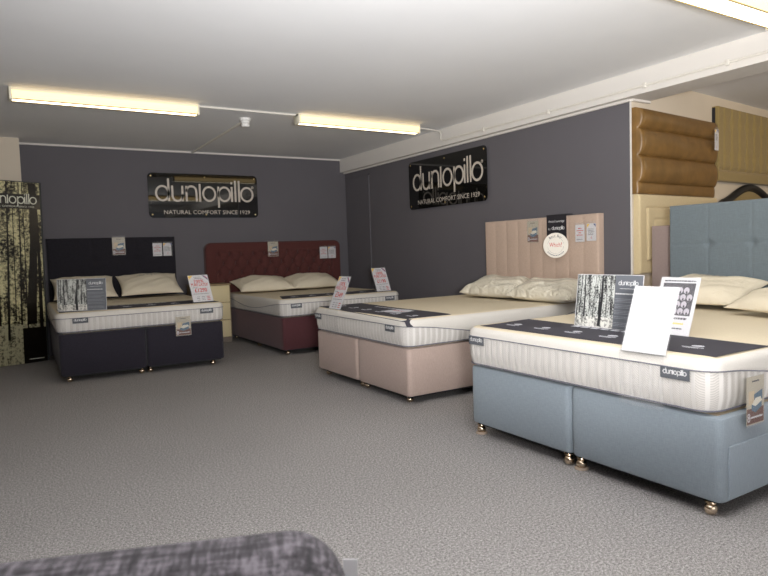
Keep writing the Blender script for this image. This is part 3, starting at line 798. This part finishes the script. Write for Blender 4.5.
# ================================================================== NIGHTSTAND
t = empty('bedside_drawers', frame((2.02,7.80,0), (1,0,0), (0,-1,0)), 'cream three drawer bedside chest between the navy and maroon beds', 'bedside chest')
W, Hh, D = .47, .745, .32
mb = MB(); mb.box((0,.06,-D),(W,Hh,-.018),0); mb.box((-.005,Hh-.012,-D),(W+.005,Hh+.006,.004),0,.003); mb.build('carcass', 'laminate_side', parent=t, smooth=0)
mb = MB(); mb.box((.01,0,-D+.01),(W-.005,.062,-.01),0); mb.build('plinth', 'plinth', parent=t, smooth=0)
for i in range(3):
    y = .07+i*.222; mb = MB(); mb.box((.012,y,-.018),(W-.014,y+.214,.0),0,.004); mb.box((.02,y+.205,-.004),(W-.02,y+.212,.005),0,.002); mb.build('drawer', 'laminate', parent=t)

# ================================================================== POSTER BOARD
W, Hh = .86, 2.0
Mp = frame((-.412,7.63,.0), (.95,.30,0), (.30,-.95,0)) @ RX(-.4) @ RZ(-1)
mb = MB(); mb.box((0,.016,-.03),(W,Hh,0),0,.003)
z = .0008
mb.add([(.01,.45,z),(W-.02,.45,z),(W-.02,Hh-.01,z),(.01,Hh-.01,z)], [(0,1,2,3)], 1)
mb.add([(.01,.012,z),(W-.02,.012,z),(W-.02,.45,z),(.01,.45,z)], [(0,1,2,3)], 5)
trunks(mb, .012, W-.03, .05, Hh-.012, 9, .0012, 2, 11, [(.56,.12,.012),(.86,.20,.05),(.72,.2,.009),(.45,.25,.007),(.97,.1,.02)])
mb.box((.70*W,.012,.0008),(W-.02,.40,.0022),2)
mb.box((.01,1.70,.0015),(W-.02,1.86,.0030),3)
logo(mb, .295, 1.755, .51, .003, .004, 4, 12, False); text(mb, 'NATURAL COMFORT SINCE 1929', .31, 1.716, .026, 0, .0036, 4, width=.47)
lines(mb, .62*W+.12, W-.05, .05, .01, 1, .008, .003, 4, .05)
o = mb.build('poster_board', ['poster_edge','forest_sepia','trunk_sepia','poster_band','poster_text','litter_sepia'], Mp, smooth=0)
tag(o, 'tall glossy woodland poster board leaning at the far left', 'poster board')

# ================================================================== HANGING HEADBOARDS (alcove)
wd = Vector((1,.099,0)).normalized(); wn = Vector((wd.y,-wd.x,0))
def onwall(x, z, off=0.004, wdx=None):
    return frame((x + wn.x*off, 3.30+(x-4.45)*.099 + wn.y*off, z), wd, wn)
def gold():
    w, h = 1.33, .70; se = [0,.095,.315,.535,h]
    def dep(x, y):
        for a, b in zip(se[:-1], se[1:]):
            if a <= y <= b:
                q = (y-a)/(b-a); amp = .05 if a > 0 else .012
                e = min(1, min(x, w-x)/.05)
                return amp*math.sqrt(max(0, 1-(2*q-1)**2))*(.35+.65*math.sqrt(max(0,1-(1-e)**2)))
        return 0
    return panel(w, h, .045, .012, 50, 140, dep)
o = gold().build('hanging_headboard', 'gold_satin', onwall(4.455,1.505), smooth=60)
tag(o, 'gold satin headboard with three fat horizontal rolls, high on the alcove wall', 'headboard')
ticket(frame((5.64,3.295,1.93), (1,.1,0), (.1,-1,0)), 'small ticket on the right end of the gold headboard', True, .075, .19)
def olive():
    w, h = 1.5, .70
    def dep(x, y):
        g = 0; sp = .166; f = ((x-.10)/sp); d = (f-round(f))*sp
        if .09 < x < w-.05 and y > .11:
            g += groove(d, .012, .020)
            for ty in (.24,.55): g += groove(math.hypot(d, (y-ty)*.7), .03, .03)
        g += groove(y-.11, .014, .02)
        return g
    return panel(w, h, .065, .012, 330, 70, dep)
o = olive().build('hanging_headboard', 'olive', onwall(5.83,1.665), smooth=60)
tag(o, 'olive headboard with buttoned vertical channels hung at the upper right', 'headboard')
mb = MB(); mb.box((-.004,0,-.002),(-.0005,.69,.03)); mb.build('side_panel', 'board_edge', parent=o, smooth=0)
# cream framed headboard
def cream():
    w, h = 1.36, .66
    def dep(x, y):
        g = 0; d = min(x, w-x, y+.0, h-y); g += groove(d-.11, .006, .014)
        d2 = min(x-.11, w-x-.11, h-y-.11); g += groove(d2-.10, .010, .010) if d2 > 0 else 0
        return g + (.012 if d > .115 else 0)
    return panel(w, h, .055, .02, 120, 70, dep)
o = cream().build('hanging_headboard', 'cream_board', onwall(4.475,.845), smooth=50)
tag(o, 'cream headboard with a piped inset panel, hung under the gold one', 'headboard')
# black arched headboard
w = 1.30
def archz(x):
    u = abs(x/w-.5)*2
    return .60 + .165*(.5+.5*math.cos(PI*min(1, u*1.02)))**.8
A = onwall(5.93,.89)
t = empty('hanging_headboard', A, 'arched headboard with a thick black frame showing above the blue headboard', 'headboard')
mb = panel(w-.12, .6, .03, .012, 50, 10, None, lambda x: archz(x+.06)-.06); mb.build('padded_panel', 'olive', T(.06,0,0), t, smooth=50)
mb = MB(); pts = [(0.02+(w-.04)*i/48, archz(.02+(w-.04)*i/48)-.03, .035) for i in range(49)]
pts = [(.02,0.0,.035)] + pts + [(w-.02,0,.035)]
mb.tube(pts, .036, 12); mb.build('black_frame', 'black_frame', parent=t)
# taupe plain panel standing behind the blue headboard
mb = panel(.62, 1.235, .05, .012, 8, 8); o = mb.build('freestanding_headboard', 'taupe', frame((4.55,3.155,.001), (0,-1,0), (-1,0,0)), smooth=50)
tag(o, 'plain taupe headboard standing between the cream headboard and the blue one', 'headboard')

# ================================================================== FOREGROUND SOFA
e = Vector((.93,-.36,0)).normalized(); nn = Vector((-.36,-.93,0)).normalized()
Mf = frame((.385,.80,0), -e, -nn)      # x to the left, z away from camera
t = empty('armchair', Mf, 'dark grey tweed sofa back in the near foreground at the bottom left', 'sofa')
def cushion_mb(x0, x1, y0, y1, z0, z1, r, k=.0):
    mb = MB(); P = perimeter(x0, x1, z0, z1, r, .04)
    rg = [const(-r*.6,y0)]
    for i in range(7): A = PI/2*i/6; rg.append(const(-r*(1-math.sin(A)), y0+r*(1-math.cos(A))))
    for i in range(7): A = PI/2*i/6; rg.append(const(-r*(1-math.cos(A)), y1-r+r*math.sin(A)))
    loft(mb, P, rg); return mb
cushion_mb(-.02, 1.5, .12, .728, -.13, .05, .085).build('backrest', 'tweed', parent=t, smooth=70)
cushion_mb(0, 1.48, .10, .40, -.85, -.13, .06).build('seat', 'tweed', parent=t, smooth=70)
for sx in (.08, 1.40):
    for sz in (-.78, -.04):
        mb = MB(); mb.lathe([(.018,0),(.026,.12)], 14, 0, 'y', (sx,0,sz)); mb.build('leg', 'black_frame', parent=t)
t.name = 'sofa'
# small white card on a thin floor stand at the end of the sofa back
Mt = frame((.472,.905,0), (.80,-.6,0), (-.6,-.8,0))
t = empty('sign_stand', Mt, 'white card at the end of the dark grey tweed sofa back, bottom of the photo', 'sign stand')
mb = MB(); mb.box((-.012,.44,-.001),(.012,.60,.001),0); mb.build('card', 'paper', parent=t, smooth=0)
mb = MB(); mb.tube([(0,.01,-.006),(0,.58,-.006)], .004, 8); mb.build('pole', 'conduit_white', parent=t)
mb = MB(); mb.lathe([(.05,0),(.05,.006),(.02,.012),(.006,.014)], 20, 0, 'y', (0,0,-.006)); mb.build('stand_base', 'conduit_white', parent=t)

# ------------------------------------------------------------------ lights, world, camera
def area(name, loc, target, size, size_y, power, color):
    l = bpy.data.lights.new(name, 'AREA'); l.shape = 'RECTANGLE'; l.size = size; l.size_y = size_y; l.energy = power; l.color = color
    o = bpy.data.objects.new(name, l); COL.objects.link(o); o.location = loc
    o.rotation_euler = (Vector(target)-Vector(loc)).to_track_quat('-Z', 'Y').to_euler(); return o
area('rear_fill', (1.6,-3.0,1.5), (3.0,4.0,.9), 4.0, 1.8, 50, (1,.97,.95))  # added area light behind the camera, standing in for an unseen shop front
area('bounce_light', (.3,-.2,1.2), (1.25,1.3,2.46), .4, .4, 160, (.99,.99,1)).data.spread = math.radians(115)
area('alcove_warm_light', (6.5,1.2,2.3), (6.2,2.6,1.2), 1.4, .3, 14, (1,.78,.5))  # unseen warm area light aimed towards the alcove headboards
w = bpy.data.worlds.new('world'); bpy.context.scene.world = w; w.use_nodes = True
w.node_tree.nodes['Background'].inputs[0].default_value = (.9,.93,1,1); w.node_tree.nodes['Background'].inputs[1].default_value = .3

cam = bpy.data.cameras.new('camera'); co = bpy.data.objects.new('camera', cam); COL.objects.link(co)
f = 621.0
Yc = Vector((-384,-26,f)).normalized(); Xc = Vector((1011,-72,f)); Xc = (Xc - Xc.dot(Yc)*Yc).normalized()
Zc = Xc.cross(Yc)
if Zc.y > 0: Zc = -Zc
Mc = Matrix.Identity(4)
for r, row in enumerate((Xc, Yc, Zc)):
    Mc[r][0] = row.x; Mc[r][1] = -row.y; Mc[r][2] = -row.z
Mc[0][3], Mc[1][3], Mc[2][3] = 0, 0, H
co.matrix_world = Mc
cam.sensor_width = 36; cam.lens = 36*f/768; cam.clip_start = .02
cam.dof.use_dof = True; cam.dof.focus_distance = 4.2; cam.dof.aperture_fstop = 5.0
S = bpy.context.scene; S.camera = co
S.view_settings.view_transform = 'Standard'; S.view_settings.look = 'None'; S.view_settings.gamma = 1
S.view_settings.exposure = 0.0
